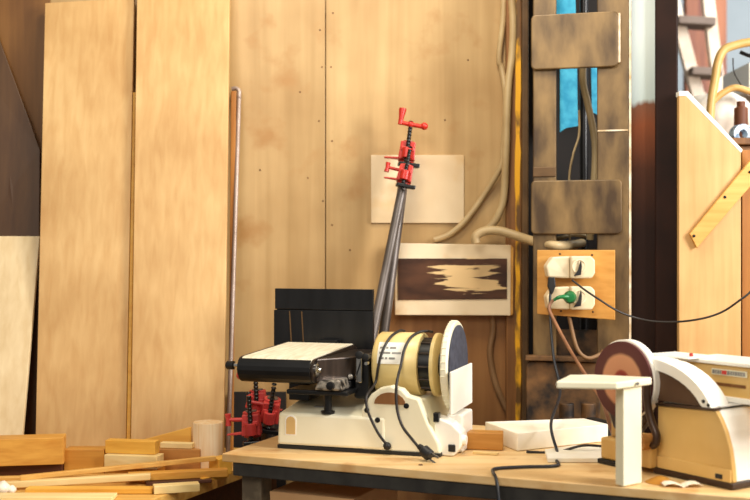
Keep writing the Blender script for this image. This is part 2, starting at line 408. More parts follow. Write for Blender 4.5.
tag(MB().tube([P(545, 241, 3.02), P(560, 238, 2.99), P(574, 234.5, 3.02), P(585, 236, 3.06)], .006, 10).build('conduit', 'greycond', smooth=True), 'thin beige hose above the thick hose where it enters the column', 'conduit')
tag(MB().tube([P(492, 308, WF), P(493, 330, WF), P(490, 352, WF), P(494, 378, WF), P(502, 400, WF), P(512, 418, WF), P(525, 428, WF), P(532, 445, WF)], .009, 12).build('conduit', 'dullcond', smooth=True), 'dull brown conduit sagging down the plywood wall below the streaked panel', 'conduit')
tag(MB().tube([P(566, 300, 2.90), P(572, 330, 2.86), P(578, 350, 2.85), P(588, 358, 2.85), P(600, 354, 2.86), P(603, 350, 2.86)], .005, 10).build('cable', 'dullcond', smooth=True), 'dull brown cable sagging across the column just above the ringed sanding disc', 'cable')
# pair of dark round ends under the ledge
for k, px in enumerate((568, 590)):
    tag(MB().cyl((P(px, 0, 2.80).x, 2.82, .0), (P(px, 0, 2.80).x, 2.82, Zat(404, 2.8)), .019, seg=24).build('pipe_stub', 'colgrime', bevel=.003, smooth=True), ('grimy upright pipe at the column foot, left of two', 'grimy upright pipe at the column foot, right of two')[k], 'pipe', 'upright pipes at the column foot')

# socket board
def brd(px0, px1, yt, yb, Y0, Y1, thick, name, mat, label, cat, bevel=.001):
    o = slab([P(px0, yb, Y0), P(px1, yb, Y1), P(px1, yt, Y1), P(px0, yt, Y0)], thick, name, mat, None, bevel)
    return tag(o, label, cat)
sb = slab([P(537, 314, 2.885), P(615, 320, 2.835), P(615, 250, 2.835), P(537, 250, 2.885)], .014, 'mounting_board', 'sockboard')
tag(sb, 'orange plywood board on the column carrying two white sockets', 'board')
for px, py in ((560, 254), (592, 255), (591, 288), (561, 311), (593, 312)):
    MB().ball(P(px, py, 2.862-(px-537)*.0006), .0032, 10).build('screw', 'nail', sb, False, smooth=True)
def sockety(y0, y1, label, lean):
    t = thing('socket_outlet', P(567, y1, 2.85), label, 'socket', group='sockets on the mounting board')
    Yl, Yr = 2.871, 2.840
    b = MB()
    b.prism([P(545, y1, Yl), P(566, y1+1, Yl-.013), P(566, y0, Yl-.013), P(549, y0+1, Yl), P(543, y0+10, Yl)], (0.004, -.032, 0))
    b.build('cover', 'socket', t, False, bevel=.004)
    b = MB(); b.prism([P(567, y1+1, Yr+.015), P(588, y1+1, Yr+.006), P(591, y1-4, Yr+.006), P(591, y0+4, Yr+.006), P(587, y0, Yr+.006), P(567, y0, Yr+.015)], (.004, -.036, 0))
    b.build('cover', 'socket', t, False, bevel=.004)
    MB().lathe(P(579, (y0+y1)/2, Yr-.026), (.1, -1, 0), [(0, .019), (.003, .0185), (.003, .016), (.0005, .014), (.0005, 0)], 24).build('socket_rim', 'socket', t, False, smooth=True)
    MB().prism([P(574, y1-1, 2.806), P(578, (y0+y1)/2+4, 2.806), P(581, y0+4, 2.806), P(582, y0+10, 2.806), P(581, y1-2, 2.806)], (0, .004, 0)).build('socket_slot', 'blackrub', t, False)
    return t
sockety(256, 277, 'upper of two white double sockets on the orange board', 0)
sockety(286, 308, 'lower of two white double sockets, with the green plug', 0)
g = thing('green_plug', P(568, 297, 2.79), 'green plug pushed into the lower white socket', 'plug')
MB().lathe(P(570, 297, 2.802), (-.2, -1, 0), [(0, 0), (0, .015), (.012, .0165), (.022, .012), (.024, 0)], 20).build('plug_body', 'green', g, False, smooth=True)
MB().tube([P(568, 297, 2.785), P(560, 297, 2.78), P(554, 300, 2.785)], [.006, .005, .004], 10).build('plug_neck', 'green', g, False, smooth=True)

bc = thing('power_cable', P(553, 279, 2.82), 'black power cable dropping from the sockets and looping over the table edge', 'cable')
zt = .853
MB().tube([P(552, 283, 2.82), P(550, 300, 2.81), P(551, 330, 2.76), P(554, 360, 2.70), P(560, 392, 2.62), P(551, 424, 2.44), (.398, 2.40, .858), (.385, 2.335, .8545), (.375, 2.275, .854), (.30, 2.262, .854), (.245, 2.243, .854), (.237, 2.20, .8535), (.2375, 2.168, .853), (.240, 2.150, .83), (.246, 2.135, .74)], .0034, 10).build('cord', 'bluecord', bc, False, smooth=True)
MB().prism([P(548, 277, 2.825), P(554, 277, 2.825), P(555, 286, 2.825), P(552, 294, 2.825), P(550, 294, 2.825), P(547, 286, 2.825)], (0, -.014, 0)).build('plug', 'blackrub', bc, False, bevel=.003)
tag(MB().tube([P(553, 300, 2.80), P(549, 308, 2.79), P(555, 322, 2.76), P(570, 350, 2.66), P(590, 382, 2.52), P(603, 403, 2.42), (.515, 2.40, .91), (.54, 2.38, .853), (.60, 2.36, .853)], .0042, 10).build('brown_cable', 'browncord', smooth=True), 'brown cable slanting from the green plug down behind the small work rest', 'cable')
tag(MB().tube([P(572, 280, 2.80), P(585, 290, 2.78), P(600, 300, 2.77), P(620, 312, 2.77), P(645, 320, 2.77), P(672, 322, 2.74), P(700, 319, 2.70), P(722, 312, 2.68), P(740, 300, 2.66), P(752, 290, 2.66), P(775, 262, 2.66)], .0026, 8).build('thin_cable', 'cord', smooth=True), 'thin dark cable swagged from the upper socket across to the right', 'cable')
tag(MB().tube([(.335, 2.435, .8535), (.40, 2.43, .8535), (.46, 2.415, .871), (.53, 2.44, .862), (.58, 2.50, .854)], .003, 8).build('table_cable', 'cord', smooth=True), 'black wire lying along the front of the thick white board', 'cable')

# ------------------------------------------------------------------ things on the wall
o = brd(371, 464, 155, 223, 3.142, 3.142, .007, 'plywood_square', 'notepaper', 'square pale plywood piece pinned on the wall behind the red pipe clamps', 'panel')
tag(slab([Vector((P(384, 0, 3.143).x, 3.143, 0)), Vector((P(506, 0, 3.143).x, 3.143, 0)), P(506, 300, 3.143), P(384, 300, 3.143)], .006, 'low_shade_sheet', 'lowbrown'), 'brown sheet added for the shaded, stained lower wall behind the sanding disc, below the streaked panel', 'board')  # sheet added to carry the shade and stain of the lower wall
pc = thing('streaked_panel', P(453, 315, 3.10), 'pale wooden panel with dark streaked varnish band hung on the plywood wall', 'panel')
q = slab([P(395, 315, 3.10), P(510.5, 315.5, 3.10), P(511, 245, 3.10), P(395, 243, 3.10)], .035, 'board', 'notepaper', pc)
cx_ = P(453, 300, 3.097)
MB().prism([P(398, 300, 3.0975), P(507, 299, 3.0975), P(507, 258.5, 3.0975), P(398, 258.5, 3.0975)], (0, .004, 0)).build('varnish_band', 'stain', pc, False, origin=(cx_.x, 3.0975, cx_.z))
MB().prism([P(510.6, 315.5, 3.10), P(513, 314, 3.10), P(513.5, 248, 3.10), P(511, 245, 3.10)], (0, .03, 0)).build('side_edge', 'sockboard', pc, False)  # right side darker: its shade is put into the strip colour

# ------------------------------------------------------------------ left work bench with boards
BZ = .75
wb = thing('workbench', (-.9, 2.7, 0), 'low wooden bench on the left covered with offcuts', 'workbench')
MB().poly([(-1.7, 2.36), (-.52, 2.36), (-.22, 3.06), (-1.7, 3.06)], BZ-.03, BZ).build('bench_top', 'pineX', wb, False, bevel=.002)
MB().poly([(-1.66, 2.40), (-.54, 2.40), (-.27, 3.02), (-1.66, 3.02)], BZ-.11, BZ-.03).build('frame', 'darkX', wb, False)
for x, y in ((-1.6, 2.45), (-.60, 2.45), (-1.6, 2.97), (-.36, 2.97)):
    MB().box((x-.03, y-.03, 0), (x+.03, y+.03, BZ-.11)).build('leg', 'darkX', wb, False, bevel=.002)

def lean(pTL, pTR, pBL, pBR, ytop, Ytop, Ybot, thick, name, mat, label, zbot=BZ, yr=None):
    zbot += .003; a = Vector((*XY(pBL, Ybot), zbot)); b = Vector((*XY(pBR, Ybot), zbot))
    yr = ytop if yr is None else yr
    return tag(slab([a, b, P(pTR, yr, Ytop), P(pTL, ytop, Ytop)], thick, name, mat), label, 'board')
lean(45, 134, 35, 125.5, 3, 3.105, 2.88, .016, 'plywood_board', 'boardply', 'tall plywood board leaning on the wall, left of the two big ones', yr=-2)
lean(137.5, 230, 130.5, 223.5, -40, 3.10, 2.86, .018, 'plywood_board', 'boardply', 'tall plywood board leaning on the wall, right of the two big ones')
lean(132.9, 135.6, 126.1, 130.0, 92, 3.058, 2.884, .010, 'amber_strip', 'yellowX', 'narrow amber strip standing in the gap between the two big boards')
lean(-60, 39.5, -70, 20, 236, 3.03, 2.84, .014, 'pale_board', 'paleply', 'short pale plywood board leaning at the far left edge')
tag(slab([Vector((-1.50, 2.97, BZ)), Vector((*XY(37, 2.97), BZ)), P(40, 150, 3.085), P(-6, 25, 3.12), P(-70, 0, 3.125), Vector((-1.50, 3.10, 1.6))], .008, 'left_shade_sheet', 'shadebrown'), 'dark brown sheet with slanted corner standing for wall shade behind the far left board', 'board')  # sheet added so its dark brown gives the shade on the left wall
tag(slab([Vector((-1.60, 3.142, 0)), Vector((P(50, 0, 3.142).x, 3.142, 0)), P(50, -70, 3.142), P(-90, -70, 3.142)], .006, 'wall_shade_sheet', 'umber'), 'umber sheet standing for the shaded wall at the top left corner', 'board')  # shadowed upper left wall, put in as a darker sheet
tag(slab([Vector((*XY(229, 3.10), 0)), Vector((*XY(286, 3.10), 0)), P(286, 392, 3.12), P(229, 392, 3.12)], .012, 'dark_wall_sheet', 'near_black'), 'low black sheet over the dark wall behind the dark red clamps', 'board')  # black sheet put in over the dark low wall behind the clamps
tag(slab([Vector((*XY(228, 2.97), BZ)), Vector((*XY(233, 2.97), BZ)), P(236, 91, 3.12), P(231, 91, 3.12)], .012, 'wooden_lath', 'amberboard'), 'narrow amber lath standing against the wall right of the big boards', 'lath')
tag(MB().tube([P(232, 89, 3.13), P(236, 88.5, 3.128), P(239, 91, 3.125), P(239, 97, 3.123), P(238, 130, 3.11), P(228, 448, 2.95), Vector((*XY(227, 2.94), BZ+.007))], .0062, 12).build('steel_tube', 'pipe', smooth=True), 'grey steel tube with bent top leaning beside the big boards', 'pipe')

# offcuts ------------------------------------------------------------
G = 'wood offcuts piled on the low bench'
def off(m, mat, label, name='wood_offcut', cat='offcut', bevel=.0015, smooth=False):
    return tag(m.build(name, mat, bevel=bevel, smooth=smooth), label, cat, G)
off(fbox(-30, 2.66, 62, 2.66, BZ, .785, .10), 'darkX', 'dark brown plank standing for the shadow gap under the thick orange beam at far left', 'shadow_plank')  # carries the beam; dark colour stands for the shadow gap below it
off(fbox(-40, 2.60, 63.5, 2.64, .7855, .850, .06), 'orangeX', 'thick orange wooden beam at the far left of the pile', 'wooden_beam')
off(fbox(-40, 2.56, 140, 2.605, BZ, .769, .10 if False else .018), 'pineX', 'long thin strip lying behind the sticks, below the blocks', 'wood_strip')
off(fbox(63.8, 2.672, 104, 2.672, BZ, .815, .05), 'orangeX', 'square orange block right of the thick orange beam', 'wood_block')
off(fbox(104.5, 2.68, 158, 2.665, BZ, .774, .06), 'orangeX', 'flat orange offcut under the cream block', 'wood_offcut')
off(fbox(104, 2.655, 157, 2.63, .7745, .806, .045), 'creamX', 'cream wooden block under the bright yellow block', 'wood_block')
off(fbox(105, 2.672, 155, 2.65, .8065, .838, .03), 'yellowX', 'bright yellow wooden block topmost beside the orange block', 'wood_block')
off(fbox(156, 2.745, 200, 2.745, BZ, .802, .05), 'blockX', 'rough brown block in front of the leaning thin sheet', 'wood_block')
off(fbox(160, 2.765, 192, 2.75, .8025, .816, .022), 'creamX', 'short cream stick lying on the rough brown block', 'wood_stick')
off(MB().lathe((*XY(208, 2.79), BZ), (0, 0, 1), [(0, 0), (0, .038), (.112, .0385), (.114, .037), (.114, 0)], 36), 'turned', 'pale turned wooden cylinder standing at the right end of the pile', 'wooden_cylinder', 'cylinder', 0, True)
off(fbox(219, 2.67, 232, 2.70, BZ+.0, .792, .04), 'yellowX', 'small yellow block between the cylinder and the machine table', 'wood_block')
sh = MB(); a_ = Vector((*XY(118, 2.80), BZ)); b_ = Vector((*XY(191, 2.81), BZ)); sh.prism([a_, b_, P(191, 427, 2.822), P(120, 446, 2.812)], (0, .008, 0))
off(sh, 'yellowX', 'thin yellowish sheet with slanted top leaning behind the blocks', 'thin_sheet')
off(fbox(146, 2.56, 212, 2.60, BZ, .758, .05), 'darkX', 'dark strip standing for the shadow cavity under the orange plank at the bench right', 'shadow_strip')  # shadow cavity under the plank, put in as a dark strip
off(fbox(128, 2.57, 228, 2.625, .7585, .776, .03), 'orangeX', 'orange plank running right towards the machine table', 'wood_plank')
def stick(p0, p1, w, h, mat, label, name='wood_stick'):
    p0, p1 = Vector(p0), Vector(p1); d = (p1-p0).normalized(); n = Vector((0, 0, 1)).cross(d).normalized()*w; u = Vector((0, 0, h))
    return off(MB().hexa([p0, p1, p1+n, p0+n, p0+u, p1+u, p1+n+u, p0+n+u]), mat, label, name)
def PB(px, Y, z): x, y = XY(px, Y); return (x, y, z)
stick(PB(-40, 2.50, .7515), PB(150, 2.545, .7675), .02, .014, 'creamX', 'cream stick slanting up to the right across the front of the pile')
stick(PB(20, 2.525, .770), PB(216, 2.655, .791), .014, .011, 'pineX', 'long tan stick running up towards the cylinder')
off(fbox(25, 2.475, 152, 2.475, BZ+.001, .763, .03), 'yellowX', 'flat yellow plank near the bench front', 'wood_plank')
off(fbox(154, 2.47, 200, 2.50, BZ+.001, .769, .03), 'creamX', 'small cream block at the bench front right', 'wood_block')
off(fbox(-20, 2.40, 112, 2.40, BZ+.001, .760, .05), 'creamX', 'wide cream board at the very front of the bench', 'wood_board')
off(fbox(203, 2.60, 229, 2.66, BZ+.0005, .7605, .035 if False else .012), 'yellowX', 'yellow sliver at the right bench edge', 'wood_sliver')
cr = MB(); c0 = Vector((*XY(3, 2.47), BZ+.016))
cr.ball(c0, .016, 12, .9); cr.ball(c0+Vector((.018, .005, -.006)), .010, 10); cr.ball(c0+Vector((-.02, .0, -.003)), .013, 10)
cb_ = cr.build('rag', 'bag', smooth=True); tag(cb_, 'crumpled white rag at the far left end of the sticks', 'rag')
dm = cb_.modifiers.new('d', 'DISPLACE'); tx = bpy.data.textures.new('crumple', 'CLOUDS'); tx.noise_scale = .01; dm.texture = tx; dm.strength = .008

# ------------------------------------------------------------------ clamps
def pipe_clamp(head, foot, label, mat, scale=1.0, crank=True, flip=1, grp='red pipe clamps leaning on the wall', rz=0):
    # pipe from foot to head; head castings and screw along the same line
    head, foot = Vector(head), Vector(foot); ax = (head-foot).normalized()
    t = thing('pipe_clamp', foot, label, 'clamp', group=grp)
    side = Vector((1, 0, 0)); side = (side-ax*side.dot(ax)).normalized()*flip; out = ax.cross(side).normalized()
    if out.y > 0: out = -out
    s = scale
    MB().cyl(foot, head+ax*.03*s, .0125*s, seg=20).build('pipe', 'steelbar', t, False, smooth=True)
    b = MB()
    b.cyl(head-ax*.028*s, head+ax*.028*s, .019*s, seg=20)
    b.prism([head+side*k*s-ax*.022*s+out*-.008*s for k in (-.021, .021)]+[head+side*.018*s+ax*.024*s+out*-.008*s, head-side*.018*s+ax*.024*s+out*-.008*s], out*.034*s)
    b.build('head', mat, t, False, bevel=.002)
    c = head+out*.03*s
    b = MB(); b.cyl(c-ax*.02*s, c+ax*.006*s, .013*s, seg=18); b.prism([c-side*.016*s, c+side*.016*s, c+side*.016*s-out*.03*s, c-side*.016*s-out*.03*s], ax*.01*s)
    b.build('screw_boss', mat, t, False, bevel=.0015)
    top = c+ax*.066*s
    m_ = MB(); m_.cyl(c-ax*.045*s, top, .0048*s, seg=12)
    for i in range(14): m_.lathe(c-ax*(.04-.0085*i)*s, ax, [(0, .0048*s), (.002*s, .0062*s), (.004*s, .0048*s)], 12)
    m_.build('screw', 'blackmetal', t, False, smooth=True)
    m_ = MB(); j = c-ax*.042*s
    m_.prism([j-side*.02*s-out*.006*s, j+side*.032*s-out*.006*s, j+side*.036*s+out*.01*s, j-side*.016*s+out*.012*s], ax*.010*s)
    m_.build('jaw', 'blackmetal', t, False, bevel=.002)
    if crank:
        h = MB(); e0 = top-side*.026*s; e1 = top+side*.034*s
        h.tube([e0+ax*.002*s, top, e1-ax*.002*s], .0055*s, 10, 4); h.ball(e1, .0095*s, 12); h.ball(top, .0085*s, 12)
        h.build('crank', mat, t, False, smooth=True)
        MB().lathe(e0-ax*.003*s, (ax+side*.04), [(0, 0), (0, .006*s), (.018*s, .0065*s), (.036*s, .0095*s), (.041*s, .009*s), (.042*s, 0)], 14).build('crank_grip', mat, t, False, smooth=True)
    else:
        h = MB(); e0 = head-side*.052*s+ax*.012*s
        h.tube([e0, head+ax*.010*s], .0045*s, 10, 0); h.lathe(e0-ax*.013*s, ax, [(0, 0), (0, .007*s), (.013*s, .005*s), (.026*s, .007*s), (.026*s, 0)], 12)
        h.build('crank', mat, t, False, smooth=True)
    lv = MB(); l0 = head-ax*.02*s
    lv.prism([l0+side*.01*s, l0+side*.01*s+ax*.008*s, l0-side*.055*s+ax*.002*s, l0-side*.055*s-ax*.001*s], out*.012*s)
    lv.build('release_lever', mat, t, False, bevel=.001)
    return t
pipe_clamp(P(407, 153, 3.085), P(375, 395, 2.99)+Vector((0, 0, -.015)), 'red-headed pipe clamp on the wall, the one with its crank raised', 'red', 1.12, True)
pipe_clamp(P(405, 175, 3.03), P(359, 398, 2.94)+Vector((0, 0, -.015)), 'red-headed pipe clamp leaning in front, its head lower', 'red', 1.0, False)
# shelf the pipes stand on: the machine table is just below them -> a low ledge on the wall
tag(MB().box((P(350, 0, 3.0).x, 2.93, .845), (P(440, 0, 3.0).x, 3.148, .868)).build('wall_ledge', 'postbrown', bevel=.002), 'narrow brown wall ledge behind the belt sander', 'shelf')
gr2 = 'dark red clamps behind the belt sander'
for k, (px, py, Yk, rot, cr_, fl) in enumerate(((252, 424, 2.79, 0, False, 1), (258, 402, 2.90, 0, True, -1), (271, 410, 2.85, 0, False, 1))):
    hd = P(px, py, Yk)
    pipe_clamp(hd, Vector((hd.x+.006, Yk, BZ+.001)) if px < 270 else Vector((hd.x-.022, Yk+.03, BZ+.001)), ('dark red clamp standing leftmost behind the belt sander', 'dark red clamp standing in the middle behind the belt sander, crank up', 'dark red clamp standing rightmost, against the sander base')[k], 'darkred', 1.15, cr_, fl, gr2)

# ------------------------------------------------------------------ machine table
TZ = .85
TO = Vector((-.322, 2.426, 0)); td = Vector((.919, -.394, 0)); tp = Vector((.394, .919, 0))
def T(a, b): q = TO+td*a+tp*b; return (q.x, q.y)
tb = thing('work_table', (TO.x, TO.y, 0), 'wooden table with light plywood top and dark apron under both sanders', 'table')
MB().poly([T(-.018, 0), T(1.75, 0), T(1.75, .6), T(-.018, .6)], TZ-.018, TZ).build('table_top', 'tabletop', tb, False, bevel=.002)
ap = MB()
for a0_, a1_, b0_, b1_ in ((.006, 1.74, .006, .03), (.006, .03, .03, .57), (1.71, 1.74, .03, .57), (.006, 1.74, .57, .594)):
    ap.poly([T(a0_, b0_), T(a1_, b0_), T(a1_, b1_), T(a0_, b1_)], TZ-.048, TZ-.0185)
ap.build('apron', 'apron', tb, False, bevel=.002)
for a_, b_ in ((.012, .034), (1.66, .034), (.012, .52), (1.66, .52)):
    MB().poly([T(a_, b_), T(a_+.05, b_), T(a_+.05, b_+.05), T(a_, b_+.05)], 0, TZ-.049).build('leg', 'tleg', tb, False, bevel=.003)
MB().poly([T(.065, .04), T(1.65, .04), T(1.65, .56), T(.065, .56)], .42, .44).build('lower_shelf', 'postbrown', tb, False)
bx = thing('cardboard_box', (*T(.18, .2), .44), 'brown cardboard box on the shelf under the table left end', 'box')
MB().poly([T(.075, .05), T(.28, .05), T(.28, .3), T(.075, .3)], .441, .765).build('carton', 'carton', bx, False, bevel=.002)
MB().prism([(*T(.075, .049), .7645), (*T(.28, .049), .7645), (*T(.27, .043), .69), (*T(.085, .043), .69)], (tp*.002)).build('flap', 'carton', bx, False)

# boards and blocks on the table
tag(MB().poly([(.318, 2.455), (.548, 2.585), (.508, 2.675), (.262, 2.62)], TZ+.001, TZ+.041).build('white_board', 'dustwhite', bevel=.002), 'thick white board lying flat at the table back, under the hanging cable', 'board')
tag(MB().poly([(.552, 2.588), (.572, 2.60), (.535, 2.682), (.513, 2.675)], TZ+.001, TZ+.043).build('black_block', 'blackrub', bevel=.002), 'black block against the right end of the thick white board', 'block')
tag(MB().poly([(.365, 2.325), (.500, 2.325), (.53, 2.46), (.455, 2.485), (.375, 2.43)], TZ+.001, TZ+.010).build('white_sheet', 'dustwhite', bevel=.001), 'thin white sheet in front of the thick white board, left of the ringed disc', 'board')
tag(MB().poly([(.205, 2.475), (.286, 2.462), (.292, 2.50), (.211, 2.515)], TZ+.001, TZ+.040).build('wood_block', 'sockboard', bevel=.002), 'orange wood block beside the disc guard, left of the thick white board', 'block')
tag(MB().poly([(.215, 2.425), (.268, 2.405), (.272, 2.418), (.219, 2.438)], TZ+.0005, TZ+.006).build('wood_sliver', 'creamX', bevel=.001), 'short cream sliver lying in front of the orange wood block', 'offcut')
tag(MB().ball((P(420, 0, 2.33).x, 2.30, TZ+.001), .005, 10, .3).build('wood_knot_chip', 'rubred', smooth=True), 'small brown chip near the table front edge', 'chip')

# ------------------------------------------------------------------ belt and disc sander
yaw = math.radians(17.5)
S = thing('belt_disc_sander', (-.222, 2.495, TZ+.001), 'cream and black belt and disc sander standing on the plywood table', 'sander', -yaw)
def sl(m, name, mat, par=None, **k): return m.build(name, mat, par or S, True, **k)
# base
b = MB(); D = .235
b.hexa([(0, 0, .008), (.255, 0, .008), (.255, D, .008), (0, D, .008), (.002, .002, .080), (.255, .002, .080), (.255, D, .118), (.022, D, .118)])
sl(b, 'base', 'machcream', bevel=.006)
b = MB()
prof = [(.2, .006), (.2, .095), (.206, .108), (.222, .130), (.243, .145), (.268, .150), (.292, .144), (.306, .130), (.330, .124), (.352, .07), (.375, .030), (.380, .006)]
b.prism([(x, .004, z) for x, z in prof], (0, .03, 0)); b.prism([(x, .034, min(z, .118)) for x, z in prof], (0, D-.034, 0))
sl(b, 'motor_saddle', 'machcream', bevel=.004)
# saddle opening
b = MB(); arc = [(.266+.036*math.cos(t_), .110+.026*math.sin(t_)) for t_ in [PI*i/10 for i in range(11)]]
b.prism([(x, .002, z) for x, z in arc], (0, .004, 0)); sl(b, 'saddle_opening', 'lowbrown')
for x, z in ((.213, .095), (.238, .074), (.304, .108)):
    sl(MB().lathe((x, .003, z), (0, -1, 0), [(0, .006), (.002, .006), (.003, 0)], 14), 'bolt', 'blackmetal', smooth=True)
# slot in the base front
b = MB(); sx0, sx1 = .022, .044
pts = [(sx0, .0), (sx1, 0)]+[((sx0+sx1)/2+.011*math.cos(t_), .029+.011*math.sin(t_)) for t_ in [PI*i/8 for i in range(9)]]
b.prism([(x, -.0005, z+.033) for x, z in pts], (0, .003, 0)); sl(b, 'base_slot', 'slotwood')
b = MB(); b.prism([(x+(x-.033)*.25, .0005, (z-.018)*1.15+.051) for x, z in pts], (0, .002, 0)); sl(b, 'slot_rim', 'machwhite')
sl(MB().box((.07, .05, .0885), (.11, .07, .0905)), 'grey_badge', 'leadgrey')
sl(MB().box((.0, .002, 0), (.380, D-.004, .0075)), 'rubber_foot', 'blackrub')
# motor
mc = (.12, .188)     # b, c of the shaft line
AX = (1, 0, 0)
R = .072
sl(MB().lathe((.204, mc[0], mc[1]), AX, [(0, 0), (0, .058), (.004, R-.004), (.010, R), (.106, R), (.109, R-.002), (.109, 0)], 48), 'motor_body', 'machtan', smooth=True)
sl(MB().lathe((.312, mc[0], mc[1]), AX, [(0, 0), (0, .058), (.030, .058), (.030, 0)], 40), 'motor_vent', 'blackmetal', smooth=True)
for k in range(12):
    t_ = 2*PI*k/12
    sl(MB().cyl((.311, mc[0]+.0585*math.cos(t_), mc[1]+.0585*math.sin(t_)), (.341, mc[0]+.0585*math.cos(t_), mc[1]+.0585*math.sin(t_)), .0028, seg=8), 'vent_bar', 'brownsteel', smooth=True)
sl(MB().lathe((.342, mc[0], mc[1]), AX, [(0, 0), (0, R), (.008, R), (.011, R-.004), (.011, 0)], 48), 'motor_flange', 'machtan', smooth=True)
# rating plate on the motor with print lines
b = MB(); b.lathe((.222, mc[0], mc[1]), AX, [(0, R+.0003), (0, R+.0012), (.060, R+.0012), (.060, R+.0003), (0, R+.0003)], 10, -.80, -.08)
lab = sl(b, 'rating_plate', 'machwhite')
for k in range(3):
    aa = -.62+k*.17
    for x0_, x1_ in ((.226, .238), (.241, .246), (.250, .264)) if k != 1 else ((.226, .231), (.234, .252), (.256, .277)):
        b = MB(); b.lathe((x0_, mc[0], mc[1]), AX, [(0, R+.0012), (0, R+.0017), (x1_-x0_, R+.0017), (x1_-x0_, R+.0012), (0, R+.0012)], 3, aa, aa+.06)
        b.build('print_line', 'leadgrey', lab, True)
# disc housing, disc and its table
DR = .101
sl(MB().lathe((.374, mc[0], mc[1]), AX, [(0, 0), (0, DR-.004), (.004, DR), (.014, DR), (.017, DR-.003), (.017, 0)], 64), 'disc_guard', 'machcream', smooth=True)
teeth = MB()
for k in range(40):
    t_ = 2*PI*k/40; teeth.cyl((.376, mc[0]+(DR-.0006)*math.cos(t_), mc[1]+(DR-.0006)*math.sin(t_)), (.387, mc[0]+(DR-.0006)*math.cos(t_), mc[1]+(DR-.0006)*math.sin(t_)), .0016, seg=6)
sl(teeth, 'guard_ribbing', 'machcream')
sl(MB().cyl((.35, mc[0], mc[1]), (.376, mc[0], mc[1]), .03), 'drive_hub', 'blackmetal', smooth=True)
sl(MB().lathe((.389, mc[0], mc[1]), AX, [(0, 0), (0, DR-.010), (.005, DR-.010), (.006, DR-.012), (.006, 0)], 64), 'sanding_disc', 'discgrit', smooth=True)
sl(MB().prism([(.397, .016, .090), (.403, .016, .090), (.403, .016, .184), (.397, .016, .184)], (.0, .205, 0)), 'disc_table', 'machwhite', bevel=.002)
b = MB(); b.prism([(.362, .02, .0), (.405, .02, .0), (.422, .02, .020), (.422, .02, .052), (.400, .02, .072), (.375, .02, .082), (.362, .02, .082)], (0, .05, 0)); b.prism([(.378, .07, .0), (.415, .07, .0), (.415, .07, .084), (.378, .07, .084)], (0, .10, 0))
sl(b, 'table_bracket', 'machwhite', bevel=.004)
sl(MB().box((.394, .016, .010), (.410, .021, .026)), 'bracket_slot', 'blackrub', bevel=.002)
sl(MB().cyl((.421, .04, .034), (.430, .04, .034), .011, seg=16), 'table_knob', 'machwhite', smooth=True)
sl(MB().box((.362, .012, .074), (.374, .03, .094)), 'hinge_pin', 'blackmetal', bevel=.001)
# belt unit
x0, x1 = -.072, .103; yb0, yb1 = -.055, .262
b = MB()
zc = .183; hr = .027
def hull(y): return y
pts = []
for k in range(9):
    t_ = PI/2+PI*k/8; pts.append((yb0+hr+hr*math.cos(t_), zc+hr*math.sin(t_)))
for k in range(9):
    t_ = -PI/2+PI*k/8; pts.append((yb1-hr+hr*math.cos(t_), zc+.010+hr*math.sin(t_)))
sl(MB().prism([(x0+.004, y, z) for y, z in pts], (x1-x0-.008, 0, 0)), 'sanding_belt', 'beltgrit', smooth=True)
# dust hood: black curved cover over the front roller
fr = []
for k in range(9):
    t_ = PI*.72+PI*.8*k/8; fr.append((yb0+hr+(hr+.004)*math.cos(t_), zc+(hr+.004)*math.sin(t_)))
fr2 = [(yb0+hr+(hr+.0015)*math.cos(PI*.72+PI*.8*k/8), zc+(hr+.0015)*math.sin(PI*.72+PI*.8*k/8)) for k in range(9)][::-1]
sl(MB().prism([(x0, y, z) for y, z in fr+fr2], (x1-x0-.002, 0, 0)), 'roller_cover', 'blackmetal', bevel=.001)
sl(MB().prism([(x0-.003, y, z) for y, z in [(p[0], p[1]) for p in pts]], (.004, 0, 0)), 'side_plate', 'brownsteel', bevel=.001)
sl(MB().prism([(x1-.003, y, z) for y, z in [(p[0], p[1]-.002) for p in pts]], (.006, 0, 0)), 'side_plate', 'brownsteel', bevel=.001)
sl(MB().lathe((x1+.003, yb0+hr, zc), AX, [(0, 0), (0, .017), (.004, .017), (.006, .013), (.008, .006), (.012, .005), (.012, 0)], 24), 'roller_cap', 'chrome', smooth=True)
sl(MB().cyl((x0-.030, yb0+hr+.004, zc+.004), (x0-.002, yb0+hr+.004, zc+.004), .0055, seg=14), 'tracking_shaft', 'chrome', smooth=True)
sl(MB().lathe((x0-.042, yb0+hr+.004, zc+.004), AX, [(0, 0), (0, .008), (.003, .010), (.018, .010), (.020, .006), (.020, 0)], 14), 'tracking_knob', 'blackrub', smooth=True)
# lower castings
sl(MB().hexa([(.10, -.03, .138), (.165, -.03, .138), (.165, .03, .138), (.10, .03, .138), (.108, -.028, .160), (.160, -.028, .164), (.160, .03, .164), (.108, .03, .160)]), 'cast_bracket', 'castsilver', bevel=.005)
sl(MB().box((.03, -.02, .126), (.175, .10, .137)), 'support_arm', 'blackmetal', bevel=.003)
sl(MB().prism([(.107, -.035, .156), (.178, .055, .156), (.178, .23, .156), (.107, .23, .156)], (0, 0, .052)), 'side_housing', 'brownsteel', bevel=.003)
sl(MB().box((.112, .03, .138), (.165, .17, .155)), 'gear_case', 'blackmetal', bevel=.003)
sl(MB().box((.176, .035, .150), (.190, .045, .214)), 'slotted_plate', 'chrome', bevel=.002)
sl(MB().prism([(.178, .034, .162), (.188, .034, .192), (.188, .034, .202), (.178, .034, .172)], (0, .003, 0)), 'plate_slot', 'blackmetal')
sl(MB().box((.166, .05, .112), (.203, .19, .206)), 'drive_cover', 'blackmetal', bevel=.006)
